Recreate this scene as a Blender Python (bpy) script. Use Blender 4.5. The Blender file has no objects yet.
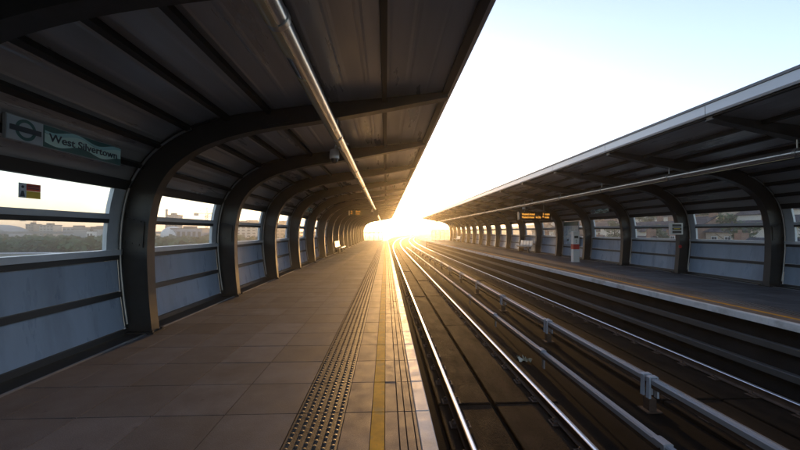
import bpy, bmesh, math, random
from mathutils import Vector, Matrix
import numpy as np

random.seed(7)
R = math.radians
scene = bpy.context.scene
COL = scene.collection

# ------------------------------------------------------------------ helpers
class MB:
    """collects shapes, then links them as one mesh object"""
    def __init__(self):
        self.v = []; self.f = []; self.mi = []; self.tone = []
    def add(self, vs, fs, mi=0, tone=1.0):
        o = len(self.v)
        self.v += [tuple(p) for p in vs]
        self.tone += [tone] * len(vs)
        for f in fs:
            self.f.append(tuple(i + o for i in f)); self.mi.append(mi)
    def box(self, x0, x1, y0, y1, z0, z1, mi=0, tone=1.0):
        vs = [(x0,y0,z0),(x1,y0,z0),(x1,y1,z0),(x0,y1,z0),(x0,y0,z1),(x1,y0,z1),(x1,y1,z1),(x0,y1,z1)]
        self.add(vs, [(0,3,2,1),(4,5,6,7),(0,1,5,4),(1,2,6,5),(2,3,7,6),(3,0,4,7)], mi, tone)
    def bevbox(self, x0, x1, y0, y1, z0, z1, b=0.004, mi=0, tone=1.0):
        """box whose upper edges are chamfered"""
        vs = [(x0,y0,z0),(x1,y0,z0),(x1,y1,z0),(x0,y1,z0),(x0,y0,z1-b),(x1,y0,z1-b),(x1,y1,z1-b),(x0,y1,z1-b),
              (x0+b,y0+b,z1),(x1-b,y0+b,z1),(x1-b,y1-b,z1),(x0+b,y1-b,z1)]
        self.add(vs, [(0,3,2,1),(0,1,5,4),(1,2,6,5),(2,3,7,6),(3,0,4,7),(4,5,9,8),(5,6,10,9),(6,7,11,10),(7,4,8,11),(8,9,10,11)], mi, tone)
    def prism(self, poly, y0, y1, mi=0, caps=True):
        """poly: (x, z) outline swept along y"""
        n = len(poly)
        vs = [(p[0], y0, p[1]) for p in poly] + [(p[0], y1, p[1]) for p in poly]
        fs = [(i, (i+1) % n, n + (i+1) % n, n + i) for i in range(n)]
        if caps:
            fs += [tuple(range(n)), tuple(range(2*n-1, n-1, -1))]
        self.add(vs, fs, mi)
    def strip(self, a, b, y0, y1, mi=0):
        """solid between two matched (x, z) curves, swept along y"""
        n = len(a)
        vs = [(p[0],y0,p[1]) for p in a] + [(p[0],y0,p[1]) for p in b] + [(p[0],y1,p[1]) for p in a] + [(p[0],y1,p[1]) for p in b]
        fs = []
        for i in range(n-1):
            fs += [(i,i+1,n+i+1,n+i),(2*n+i,3*n+i,3*n+i+1,2*n+i+1),(i,2*n+i,2*n+i+1,i+1),(n+i,n+i+1,3*n+i+1,3*n+i)]
        fs += [(0,n,3*n,2*n),(n-1,3*n-1,4*n-1,2*n-1)]
        self.add(vs, fs, mi)
    def tube(self, pts, r, n=10, mi=0, r1=None):
        pts = [Vector(p) for p in pts]
        m = len(pts); vs = []; up = Vector((0,0,1))
        for i, p in enumerate(pts):
            t = (pts[min(i+1,m-1)] - pts[max(i-1,0)]).normalized()
            ref = up if abs(t.dot(up)) < .95 else Vector((1,0,0))
            u = t.cross(ref).normalized(); w = t.cross(u).normalized()
            rr = r if r1 is None else r + (r1-r)*i/(m-1)
            for k in range(n):
                a = 2*math.pi*k/n
                vs.append(p + u*(math.cos(a)*rr) + w*(math.sin(a)*rr))
        fs = [(i*n+k, i*n+(k+1)%n, (i+1)*n+(k+1)%n, (i+1)*n+k) for i in range(m-1) for k in range(n)]
        fs += [tuple(range(n-1,-1,-1)), tuple(range((m-1)*n, m*n))]
        self.add(vs, fs, mi)
    def lathe(self, prof, c=(0,0,0), n=20, mi=0):
        """prof: (radius, z)"""
        vs = []
        for r, z in prof:
            for k in range(n):
                a = 2*math.pi*k/n
                vs.append((c[0]+math.cos(a)*r, c[1]+math.sin(a)*r, c[2]+z))
        m = len(prof)
        fs = [(i*n+k, i*n+(k+1)%n, (i+1)*n+(k+1)%n, (i+1)*n+k) for i in range(m-1) for k in range(n)]
        fs += [tuple(range(n-1,-1,-1)), tuple(range((m-1)*n, m*n))]
        self.add(vs, fs, mi)
    def build(self, name, mats, parent=None, smooth=None, recalc=True, loc=(0,0,0)):
        me = bpy.data.meshes.new(name)
        L = Vector(loc)
        me.from_pydata([tuple(Vector(p)-L) for p in self.v] if tuple(loc) != (0,0,0) else self.v, [], self.f)
        if not isinstance(mats, (list, tuple)): mats = [mats]
        for m in mats: me.materials.append(m)
        me.polygons.foreach_set('material_index', self.mi)
        if any(t != 1.0 for t in self.tone):
            at = me.attributes.new('tone', 'FLOAT', 'POINT')
            at.data.foreach_set('value', self.tone)
        if recalc:
            bm = bmesh.new(); bm.from_mesh(me)
            bmesh.ops.recalc_face_normals(bm, faces=bm.faces)
            bm.to_mesh(me); bm.free()
        me.update()
        if smooth is not None:
            me.shade_smooth()
            me.set_sharp_from_angle(angle=R(smooth))
        o = bpy.data.objects.new(name, me); COL.objects.link(o)
        o.location = loc
        if parent is not None: o.parent = parent
        return o

def tag(o, label=None, cat=None, group=None, kind=None):
    if label: o['label'] = label
    if cat: o['category'] = cat
    if group: o['group'] = group
    if kind: o['kind'] = kind
    return o
def empty(name, loc=(0,0,0), rz=0):
    o = bpy.data.objects.new(name, None); COL.objects.link(o)
    o.location = loc; o.rotation_euler = (0,0,rz); o.empty_display_size = .2
    return o
def copy_tree(o, parent=None):
    c = o.copy(); COL.objects.link(c); c.parent = parent
    for ch in list(o.children): copy_tree(ch, c)
    return c
def text(name, body, m, parent, loc, rot, size, width=None, extrude=.0015, align='LEFT', bold=0.0):
    cu = bpy.data.curves.new(name, 'FONT'); cu.body = body; cu.size = size; cu.extrude = extrude
    cu.align_x = align; cu.align_y = 'CENTER'; cu.offset = bold
    cu.materials.append(m)
    t = bpy.data.objects.new('glyphs', cu); COL.objects.link(t)
    dg = bpy.context.evaluated_depsgraph_get()
    me = bpy.data.meshes.new_from_object(t.evaluated_get(dg)); me.name = name
    bpy.data.objects.remove(t)
    if not me.materials: me.materials.append(m)
    xs = [v.co.x for v in me.vertices]; k = width/(max(xs)-min(xs)) if width else 1
    for v in me.vertices: v.co.x *= k
    o = bpy.data.objects.new(name, me); COL.objects.link(o)
    o.location = loc; o.rotation_euler = rot; o.parent = parent
    return o

# ------------------------------------------------------------------ materials
def mat(name, col, rough=.6, metal=0.0, var=.0, vscale=3.0, bump=0.0, bscale=60.0, rvar=0.0, spec=.5, tone=False, spots=False,
        stain=None, sscale=.6, stretch=(1,1,1), emit=None, col2=None):
    m = bpy.data.materials.new(name); m.use_nodes = True
    nt = m.node_tree; N = nt.nodes; L = nt.links
    b = N['Principled BSDF']
    b.inputs['Roughness'].default_value = rough
    b.inputs['Metallic'].default_value = metal
    b.inputs['Specular IOR Level'].default_value = spec
    rgb = N.new('ShaderNodeRGB'); rgb.outputs[0].default_value = (*col, 1)
    cur = rgb.outputs[0]
    tc = N.new('ShaderNodeTexCoord'); mp = N.new('ShaderNodeMapping'); mp.inputs['Scale'].default_value = stretch
    L.new(tc.outputs['Object'], mp.inputs['Vector'])
    def noise(scale, detail=5):
        n = N.new('ShaderNodeTexNoise'); n.inputs['Scale'].default_value = scale; n.inputs['Detail'].default_value = detail
        n.inputs['Roughness'].default_value = .62
        L.new(mp.outputs[0], n.inputs['Vector']); return n
    def ramp(sock, lo, hi, a=0.0, c=1.0):
        r = N.new('ShaderNodeMapRange'); r.inputs[1].default_value = lo; r.inputs[2].default_value = hi
        r.inputs[3].default_value = a; r.inputs[4].default_value = c
        L.new(sock, r.inputs[0]); return r.outputs[0]
    def mix(fac, a, bcol, mode='MIX'):
        x = N.new('ShaderNodeMix'); x.data_type = 'RGBA'; x.blend_type = mode
        if isinstance(fac, float): x.inputs[0].default_value = fac
        else: L.new(fac, x.inputs[0])
        L.new(a, x.inputs[6])
        if isinstance(bcol, tuple): x.inputs[7].default_value = (*bcol, 1)
        else: L.new(bcol, x.inputs[7])
        return x.outputs[2]
    if col2 is not None:
        cur = mix(ramp(noise(vscale*.5, 6).outputs[0], .42, .58), cur, col2)
    if var > 0:
        n = noise(vscale); f = ramp(n.outputs[0], .3, .7, 1-var, 1+var)
        v = N.new('ShaderNodeVectorMath'); v.operation = 'SCALE'
        L.new(cur, v.inputs[0]); L.new(f, v.inputs['Scale']); cur = v.outputs[0]
    if tone:
        a = N.new('ShaderNodeAttribute'); a.attribute_name = 'tone'
        v = N.new('ShaderNodeVectorMath'); v.operation = 'SCALE'
        L.new(cur, v.inputs[0]); L.new(a.outputs['Fac'], v.inputs['Scale']); cur = v.outputs[0]
    if stain is not None:
        cur = mix(ramp(noise(sscale, 8).outputs[0], .5, .68, 0, .75), cur, stain)
    if spots:      # trodden gum and fine aggregate
        vo = N.new('ShaderNodeTexVoronoi'); vo.inputs['Scale'].default_value = 4.2; vo.inputs['Randomness'].default_value = 1
        L.new(mp.outputs[0], vo.inputs['Vector'])
        sep = N.new('ShaderNodeSeparateColor'); L.new(vo.outputs['Color'], sep.inputs[0])
        r1 = ramp(vo.outputs['Distance'], .05, .11, .55, 0.0)
        mm = N.new('ShaderNodeMath'); mm.operation = 'MULTIPLY'; L.new(r1, mm.inputs[0]); L.new(ramp(sep.outputs[0], .55, .6), mm.inputs[1])
        cur = mix(mm.outputs[0], cur, tuple(c*.4 for c in col))
        n = noise(130, 2); v = N.new('ShaderNodeVectorMath'); v.operation = 'SCALE'
        L.new(cur, v.inputs[0]); L.new(ramp(n.outputs[0], .3, .7, .72, 1.28), v.inputs['Scale']); cur = v.outputs[0]
    L.new(cur, b.inputs['Base Color'])
    if rvar > 0:
        L.new(ramp(noise(vscale*1.7, 6).outputs[0], .3, .7, max(.03, rough-rvar), min(1, rough+rvar)), b.inputs['Roughness'])
    if bump > 0:
        n = noise(bscale, 6); bp = N.new('ShaderNodeBump'); bp.inputs['Strength'].default_value = bump; bp.inputs['Distance'].default_value = .01
        L.new(n.outputs[0], bp.inputs['Height']); L.new(bp.outputs[0], b.inputs['Normal'])
    if emit:
        b.inputs['Emission Color'].default_value = (*emit[0], 1); b.inputs['Emission Strength'].default_value = emit[1]
    return m

def glass(name, tint=(.86,.9,.92), mixf=.1, frost=0.0):
    m = bpy.data.materials.new(name); m.use_nodes = True
    nt = m.node_tree; N = nt.nodes; L = nt.links; N.clear()
    out = N.new('ShaderNodeOutputMaterial')
    tr = N.new('ShaderNodeBsdfTransparent'); tr.inputs[0].default_value = (*tint, 1)
    gl = N.new('ShaderNodeBsdfGlossy'); gl.inputs['Roughness'].default_value = .03; gl.inputs[0].default_value = (.9,.9,.9,1)
    lw = N.new('ShaderNodeLayerWeight'); pw = N.new('ShaderNodeMath'); pw.operation = 'POWER'; pw.inputs[1].default_value = 5
    fr = N.new('ShaderNodeMath'); fr.operation = 'MULTIPLY_ADD'; fr.inputs[1].default_value = .8; fr.inputs[2].default_value = .03
    L.new(lw.outputs['Facing'], pw.inputs[0]); L.new(pw.outputs[0], fr.inputs[0])
    m1 = N.new('ShaderNodeMixShader'); L.new(fr.outputs[0], m1.inputs[0]); L.new(tr.outputs[0], m1.inputs[1]); L.new(gl.outputs[0], m1.inputs[2])
    df = N.new('ShaderNodeBsdfTranslucent'); df.inputs[0].default_value = (.8,.82,.82,1)
    d2 = N.new('ShaderNodeBsdfDiffuse'); d2.inputs[0].default_value = (.5,.52,.53,1)
    ms = N.new('ShaderNodeMixShader'); ms.inputs[0].default_value = .5; L.new(df.outputs[0], ms.inputs[1]); L.new(d2.outputs[0], ms.inputs[2])
    m2 = N.new('ShaderNodeMixShader')
    tc = N.new('ShaderNodeTexCoord'); ns = N.new('ShaderNodeTexNoise'); ns.inputs['Scale'].default_value = 2.2; ns.inputs['Detail'].default_value = 6
    L.new(tc.outputs['Object'], ns.inputs['Vector'])
    r = N.new('ShaderNodeMapRange'); r.inputs[1].default_value = .3; r.inputs[2].default_value = .75
    r.inputs[3].default_value = max(0, mixf - .06 + frost); r.inputs[4].default_value = mixf + .08 + frost
    L.new(ns.outputs[0], r.inputs[0]); L.new(r.outputs[0], m2.inputs[0])
    L.new(m1.outputs[0], m2.inputs[1]); L.new(ms.outputs[0], m2.inputs[2]); L.new(m2.outputs[0], out.inputs[0])
    return m

M = {}
M['slab'] = mat('paving concrete', (.09,.089,.1), .74, var=.2, vscale=2.2, spots=True, bump=.3, bscale=110, rvar=.08, tone=True, stain=(.047,.043,.046), sscale=.9)
M['edge'] = mat('edge paving concrete', (.16,.115,.094), .64, spec=.3, var=.2, vscale=3.5, spots=True, bump=.2, bscale=120, rvar=.08, tone=True, stain=(.085,.056,.044), sscale=1.2)
M['tactile'] = mat('tactile paving', (.075,.056,.044), .48, var=.2, vscale=5, bump=.2, bscale=120, rvar=.12, tone=True)
M['coping'] = mat('white coping paint', (.62,.61,.6), .55, spec=.3, var=.12, vscale=4, bump=.2, bscale=80, rvar=.1, stain=(.3,.28,.26), sscale=2.2)
M['yellow'] = mat('worn yellow paint', (.6,.27,.008), .7, spec=.25, var=.25, vscale=6, stain=(.27,.17,.06), sscale=5)
M['groove'] = mat('dark joint', (.012,.011,.011), .9, spec=.1)
M['gutter'] = mat('gutter asphalt', (.022,.021,.021), .75, var=.25, vscale=4, bump=.4, bscale=120)
M['kerb'] = mat('metal floor trim', (.32,.32,.33), .35, metal=.6, var=.1, vscale=8)
M['rib'] = mat('dark painted steel', (.03,.028,.027), .42, var=.2, vscale=5, rvar=.1, bump=.06, bscale=40)
M['ribrim'] = mat('galvanised conduit', (.34,.34,.34), .35, metal=.8, var=.1)
M['purlin'] = mat('purlin steel', (.015,.014,.014), .5, var=.15, vscale=4)
M['roof'] = mat('roof sheet steel', (.42,.42,.425), .33, metal=.4, var=.18, vscale=1.6, rvar=.12, stretch=(1,.12,1), bump=.05, bscale=14)
M['fascia'] = mat('pale fascia aluminium', (.38,.4,.44), .4, metal=.5, var=.1, vscale=1.5, stretch=(1,.2,1))
M['fascia_dark'] = mat('fascia capping', (.09,.1,.12), .5)
M['alu'] = mat('window aluminium', (.58,.62,.67), .34, metal=.35, var=.06, vscale=6)
M['gasket'] = mat('black glazing gasket', (.028,.027,.027), .5)
M['panel'] = mat('blue wall panel', (.31,.375,.475), .34, var=.1, vscale=1.6, rvar=.14, stain=(.2,.245,.315), sscale=1.5, stretch=(1,1.4,.35))
M['glass'] = glass('window glass', tint=(.95,.96,.96), mixf=-.02)
M['dirtyglass'] = glass('hazed screen glass', mixf=.22)
M['pipe'] = mat('light tube metal', (.42,.42,.43), .25, metal=.9, var=.08, vscale=4, stretch=(1,.2,1))
M['lens'] = mat('light tube lens', (.62,.5,.3), .22, var=.08, vscale=3, stretch=(1,.2,1))
M['black'] = mat('black plastic', (.02,.02,.021), .4)
M['white'] = mat('white enamel', (.72,.72,.7), .35, var=.06, vscale=5)
M['grey'] = mat('grey enamel', (.3,.31,.33), .4, var=.08)
M['red'] = mat('red enamel', (.5,.035,.03), .4, var=.1)
M['ochre'] = mat('sticker yellow', (.9,.62,.06), .5, var=.08)
M['stickred'] = mat('sticker red', (.75,.07,.03), .5, var=.08)
M['stickgrey'] = mat('sticker grey', (.6,.68,.78), .5)
M['teal'] = mat('sign teal', (.012,.11,.115), .4)
M['paleteal'] = mat('sign pale teal', (.6,.88,.86), .4, var=.08, vscale=4)
M['blueteal'] = mat('sign blue', (.35,.66,.72), .4)
M['signgrey'] = mat('sign grey blue', (.42,.5,.58), .4)
M['navy'] = mat('sign navy', (.012,.03,.06), .4)
M['poster'] = mat('printed poster', (.4,.48,.6), .35, var=.3, vscale=5, col2=(.55,.62,.62))
M['led'] = mat('amber led', (.2,.08,.01), .5, emit=((1,.42,.06), .28))
M['railtop'] = mat('rail steel', (.85,.86,.88), .38, metal=1, var=.06, vscale=2, stretch=(1,.06,1), rvar=.07)
M['railside'] = mat('rusty rail side', (.07,.04,.026), .75, var=.3, vscale=6)
M['bed'] = mat('track concrete', (.011,.009,.0075), .95, spec=.05, var=.35, vscale=1.6, bump=.6, bscale=35, stain=(.006,.005,.004), sscale=1.6)
M['plinth'] = mat('brown track plinth', (.02,.0135,.0095), .92, spec=.08, var=.5, vscale=2.4, bump=1.0, bscale=55, stain=(.009,.007,.006), sscale=2.2, rvar=.12, stretch=(1,.4,1))
M['thirdtop'] = mat('conductor cover', (.3,.29,.3), .4, var=.12, vscale=3, stretch=(1,.1,1), rvar=.08)
M['bracket'] = mat('white insulator', (.36,.385,.43), .5, var=.15)
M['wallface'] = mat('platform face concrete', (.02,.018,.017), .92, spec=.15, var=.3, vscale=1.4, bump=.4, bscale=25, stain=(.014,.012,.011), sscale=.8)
M['conduit'] = mat('grey cable trunking', (.06,.058,.056), .5, var=.15)
M['ground'] = mat('rough grass', (.075,.09,.04), .95, var=.35, vscale=.03, col2=(.17,.165,.14))
M['leaf'] = mat('leaf', (.035,.075,.025), .7, tone=True)
M['bark'] = mat('bark', (.06,.045,.035), .9, var=.3)
M['brick'] = mat('tan brick', (.42,.33,.24), .85, var=.15, vscale=2)
M['cream'] = mat('cream render', (.62,.58,.5), .8, var=.08)
M['redbrick'] = mat('brown brick', (.23,.13,.09), .85, var=.15, vscale=2)
M['slate'] = mat('slate tile', (.03,.036,.052), .8, spec=.1, var=.25, vscale=2)
M['pane'] = mat('dark window pane', (.03,.04,.05), .12)
M['shed'] = mat('pale cladding', (.27,.29,.31), .6, var=.1, vscale=.05)
M['shedblue'] = mat('blue grey cladding', (.2,.25,.32), .6, var=.1, vscale=.05)
M['concrete'] = mat('pale concrete', (.2,.205,.21), .8, var=.15, vscale=.2)
M['crane'] = mat('crane paint', (.45,.16,.08), .6)
M['litter'] = mat('crumpled plastic', (.6,.55,.42), .35, var=.3, vscale=12)
M['seat'] = mat('pale moulded seat', (.7,.69,.66), .35)
M['water'] = mat('dock water', (.03,.04,.045), .08, bump=.15, bscale=.8)
M['roadwhite'] = mat('pale road', (.5,.5,.5), .7, var=.1, vscale=.1)

# ------------------------------------------------------------------ camera
EYE = 1.56
cam_d = bpy.data.cameras.new('camera'); cam = bpy.data.objects.new('camera', cam_d); COL.objects.link(cam)
cam_d.sensor_width = 36; cam_d.lens = 16; cam_d.clip_start = .05; cam_d.clip_end = 9000
cam.location = (0,0,EYE); cam.rotation_euler = (R(91.05), 0, R(-2.26))
scene.camera = cam

# ------------------------------------------------------------------ light
SUN_AZ, SUN_EL = R(2.6), R(3.0)
sd = Vector((math.sin(SUN_AZ)*math.cos(SUN_EL), math.cos(SUN_AZ)*math.cos(SUN_EL), math.sin(SUN_EL)))
sl = bpy.data.lights.new('sun', 'SUN'); sun = bpy.data.objects.new('sun', sl); COL.objects.link(sun)
sl.energy = 1.5; sl.angle = R(.53); sl.color = (1.0,.55,.18)
sun.rotation_euler = (-sd).to_track_quat('-Z','Y').to_euler(); sun.location = (3,40,30)
w = bpy.data.worlds.new('World'); scene.world = w; w.use_nodes = True
nt = w.node_tree; bg = nt.nodes['Background']
sky = nt.nodes.new('ShaderNodeTexSky'); sky.sky_type = 'NISHITA'; sky.sun_disc = False
sky.sun_elevation = SUN_EL; sky.sun_rotation = SUN_AZ; sky.altitude = 10
sky.air_density = 1.0; sky.dust_density = .7; sky.ozone_density = 2.0
hs = nt.nodes.new('ShaderNodeHueSaturation'); hs.inputs['Saturation'].default_value = .75
wb = nt.nodes.new('ShaderNodeVectorMath'); wb.operation = 'MULTIPLY'; wb.inputs[1].default_value = (1.0,1.0,1.13)   # camera white balance
nt.links.new(sky.outputs[0], hs.inputs['Color']); nt.links.new(hs.outputs[0], wb.inputs[0])
nt.links.new(wb.outputs[0], bg.inputs[0]); bg.inputs[1].default_value = .15
vs = scene.view_settings; vs.view_transform = 'Standard'; vs.look = 'None'; vs.gamma = 1; vs.use_curve_mapping = False
vs.exposure = 2.4
scene.cycles.use_denoising = True
scene.cycles.max_bounces = 8; scene.cycles.transparent_max_bounces = 24
scene.cycles.sample_clamp_indirect = 6
scene.cycles.volume_bounces = 0

# ------------------------------------------------------------------ cross-section of a shelter
def catmull(pts, per=8):
    P = [np.array(p, float) for p in pts]; P = [2*P[0]-P[1]] + P + [2*P[-1]-P[-2]]
    out = []
    for i in range(1, len(P)-2):
        for k in range(per):
            t = k/per
            out.append(.5*((2*P[i]) + (-P[i-1]+P[i+1])*t + (2*P[i-1]-5*P[i]+4*P[i+1]-P[i+2])*t*t + (-P[i-1]+3*P[i]-3*P[i+1]+P[i+2])*t**3))
    out.append(P[-2]); return np.array(out)
OUT = catmull([(-3.98,.0),(-4.07,.6),(-4.12,1.2),(-4.10,1.75),(-4.0,2.25),(-3.82,2.6),(-3.53,2.92),(-3.08,3.2),(-2.5,3.38),(-1.85,3.49),(-.95,3.61),(-.03,3.71),(1.0,3.83)])
INN = catmull([(-3.60,.0),(-3.66,.6),(-3.69,1.2),(-3.67,1.7),(-3.58,2.14),(-3.41,2.46),(-3.15,2.72),(-2.72,2.96),(-2.0,3.17),(-.77,3.38),(.99,3.735)])
def resample(c, n=None, step=None):
    d = np.r_[0, np.cumsum(np.linalg.norm(np.diff(c,axis=0),axis=1))]
    s = np.linspace(0, d[-1], n) if n else np.arange(0, d[-1]+1e-6, step)
    return np.c_[np.interp(s,d,c[:,0]), np.interp(s,d,c[:,1])], s
def xout(z):
    k = OUT[:,1] <= 2.9
    return float(np.interp(z, OUT[k,1], OUT[k,0]))
def normals(c):
    t = np.gradient(c, axis=0); t /= np.linalg.norm(t,axis=1)[:,None]
    return np.c_[t[:,1], -t[:,0]]      # points to the inside of the shelter
MIRX = 7.25
PITCH = 3.15

def shelter(mir, ribs, y_start, y_end, label, special):
    X = (lambda x: MIRX - x) if mir else (lambda x: x)
    def mp(c): return [(X(float(p[0])), float(p[1])) for p in c]
    root = tag(empty('platform_shelter', (X(-3.8), ribs[0], 0)), label, 'platform shelter', 'curved shelters over the two platforms')
    inv = Matrix.Translation(Vector((-X(-3.8), -ribs[0], 0)))
    parts = []
    def keep(o): parts.append(o); return o
    # roof sheet with raised seams
    c, s = resample(OUT[OUT[:,1] >= 2.22], step=.03)
    nr = normals(c)
    h = np.where((s % .3) < .045, .0035, 0.0)
    lower = c + nr*h[:,None]; upper = c - nr*.07
    b = MB(); b.strip(mp(lower), mp(upper), y_start, y_end); keep(b.build('roof_sheet', M['roof'], root))
    # purlins
    co, _ = resample(OUT, step=.01); no = normals(co)
    for px in (-.03,-.95,-1.85,-2.5,-3.08,-3.53,-3.82):
        cand = [i for i in range(len(co)) if co[i,1] > 2.4]
        i = min(cand, key=lambda i: abs(co[i,0]-px))
        p, n_ = co[i], no[i]; t = np.array([-n_[1], n_[0]])
        poly = [p - t*.035 - n_*.02, p + t*.035 - n_*.02, p + t*.035 + n_*.085, p - t*.035 + n_*.085]
        b = MB(); b.prism(mp(poly), y_start+.01, y_end-.01); keep(b.build('purlin', M['purlin'], root))
    b = MB(); b.prism(mp([(.90,3.77),(1.0,3.77),(1.0,3.9),(.90,3.9)]), y_start+.01, y_end-.01); keep(b.build('edge_beam', M['purlin'], root))
    # fascia, one length per bay with a narrow seam
    b = MB()
    ys = [y_start] + [r + .09 for r in ribs if y_start+.3 < r < y_end-.3] + [y_end]
    for a, d in zip(ys[:-1], ys[1:]):
        b.prism(mp([(1.004,3.80),(1.06,3.79),(1.075,3.83),(1.075,4.00),(1.004,4.0)]), a+.006, d-.006, 0)
        b.prism(mp([(.96,4.003),(1.095,4.003),(1.095,4.05),(.96,4.08)]), a+.003, d-.003, 1)
    keep(b.build('fascia', [M['fascia'], M['fascia_dark']], root))
    # ribs
    oi, _ = resample(OUT, n=56); ii, _ = resample(INN, n=56)
    ni = normals(ii)
    first = None
    for y in ribs:
        b = MB()
        b.strip(mp(ii + 0*ni), mp(oi + normals(oi)*.012), y+.03, y+.15)
        b.strip(mp(ii + ni*.0), mp(ii + ni*.022), y, y+.18)                    # inner flange
        k = 30
        b.strip(mp(oi[:k] + normals(oi)[:k]*.016), mp(oi[:k] + normals(oi)[:k]*.036), y, y+.18)   # outer flange
        bx = sorted((X(-4.06), X(-3.52)))
        b.box(bx[0], bx[1], y-.06, y+.24, .004, .026)
        for dx in (-4.02,-3.56):
            for dy in (-.03,.21):
                b.box(min(X(dx-.018),X(dx+.018)), max(X(dx-.018),X(dx+.018)), y+dy-.018, y+dy+.018, .026, .05)
        for k0, k1 in ((10,14),(33,37)):      # bolted splice plates
            a_ = ii[k0:k1] + (oi[k0:k1]-ii[k0:k1])*.12; c_ = ii[k0:k1] + (oi[k0:k1]-ii[k0:k1])*.86
            b.strip(mp(a_), mp(c_), y+.012, y+.029)
            for kk in (k0, k1-1):
                for f in (.25,.5,.73):
                    q = ii[kk]*.9 + ii[(k0+k1)//2]*.1; q2 = oi[kk]*.9 + oi[(k0+k1)//2]*.1; p = q + (q2-q)*f
                    b.tube([(X(float(p[0])), y-.004, float(p[1])), (X(float(p[0])), y+.011, float(p[1]))], .013, 6)
        r = keep(b.build('rib', M['rib'], root, smooth=35))
        b = MB(); pth = (oi + normals(oi)*.07)[:27]
        b.tube([(X(float(p[0])), y-.022, float(p[1])) for p in pth if p[1] > .03], .018, 8)
        keep(b.build('conduit', M['ribrim'], r, smooth=60))
    # bays
    zs_panel = ((.085,.565),(.655,1.125))
    def wallstrip(b, z0, z1, d_in, d_out, y0, y1, mi=0):
        """part of the wall between heights z0 and z1 that follows its curve; d_in to the inside"""
        zz = np.linspace(z0, z1, 5)
        a = [(X(xout(z)+d_in), z) for z in zz]; c_ = [(X(xout(z)-d_out), z) for z in zz]
        b.strip(a, c_, y0, y1, mi)
    for (z0, z1) in ((.012,.08),(.57,.65),(1.13,1.2)):
        b = MB(); wallstrip(b, z0, z1, .05, .03, y_start+.02, y_end-.02); keep(b.build('wall_rail', M['gasket'], root))
    b = MB(); wallstrip(b, 2.2, 2.34, .06, .03, y_start+.02, y_end-.02); keep(b.build('window_head', M['gasket'], root))
    edges = [r for r in ribs]
    for r0, r1 in zip(edges[:-1], edges[1:]):
        y0, y1 = r0+.185, r1-.005
        for z0, z1 in zs_panel:
            b = MB(); wallstrip(b, z0, z1, .015, .02, y0+.004, y1-.004); keep(b.build('wall_panel', M['panel'], root))
        b = MB()
        wallstrip(b, 1.203, 1.285, .085, .04, y0, y1, 0)
        wallstrip(b, 1.745, 1.82, .06, .04, y0+.24, y1-.24, 0)
        wallstrip(b, 1.685, 1.743, .05, .03, y0+.24, y1-.24, 1)
        wallstrip(b, 1.288, 2.197, .03, .03, y0+.0, y0+.238, 0)
        wallstrip(b, 1.288, 2.197, .03, .03, y1-.238, y1, 0)
        wf = keep(b.build('window', [M['alu'], M['gasket']], root))
        for z0, z1 in ((1.288,1.682),(1.823,2.197)):
            b = MB(); wallstrip(b, z0, z1, .004, .004, y0+.24, y1-.24); keep(b.build('pane', M['glass'], wf))
    # end screen: low glazed frame across the far end
    ye = y_end - .25
    xs = [-3.5,-2.75,-2.0,-1.25,-.55]
    b = MB()
    def bx(x0,x1,y0,y1,z0,z1,mi=0): b.box(min(X(x0),X(x1)), max(X(x0),X(x1)), y0,y1,z0,z1,mi)
    for x in xs: bx(x-.03,x+.03,ye-.03,ye+.03,.02,2.25 if not mir else 1.75)
    top = 2.25 if not mir else 1.75
    bx(-3.5,-.52,ye-.035,ye+.035,top+.002,top+.06); bx(-3.5,-.52,ye-.036,ye+.036,.003,.07)
    es = keep(b.build('end_screen', M['alu'], root))
    for xa, xb in zip(xs[:-1], xs[1:]):
        b = MB(); bx(xa+.032,xb-.032,ye-.006,ye+.006,.072,top); keep(b.build('pane', M['dirtyglass'], es))
    for o in parts:
        if o.parent is root: o.matrix_parent_inverse = inv
    return root

L_RIBS = [5.62 + PITCH*k for k in range(-3, 18)]
R_RIBS = [9.67 + PITCH*k for k in range(-4, 17)]
shelter(False, L_RIBS, -4.0, 59.6, 'long dark curved shelter over the platform beside the yellow line and raised dots', {})
shelter(True, R_RIBS, -4.0, 60.8, 'long curved shelter with a pale roof edge on the far side of the tracks', {})

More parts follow.
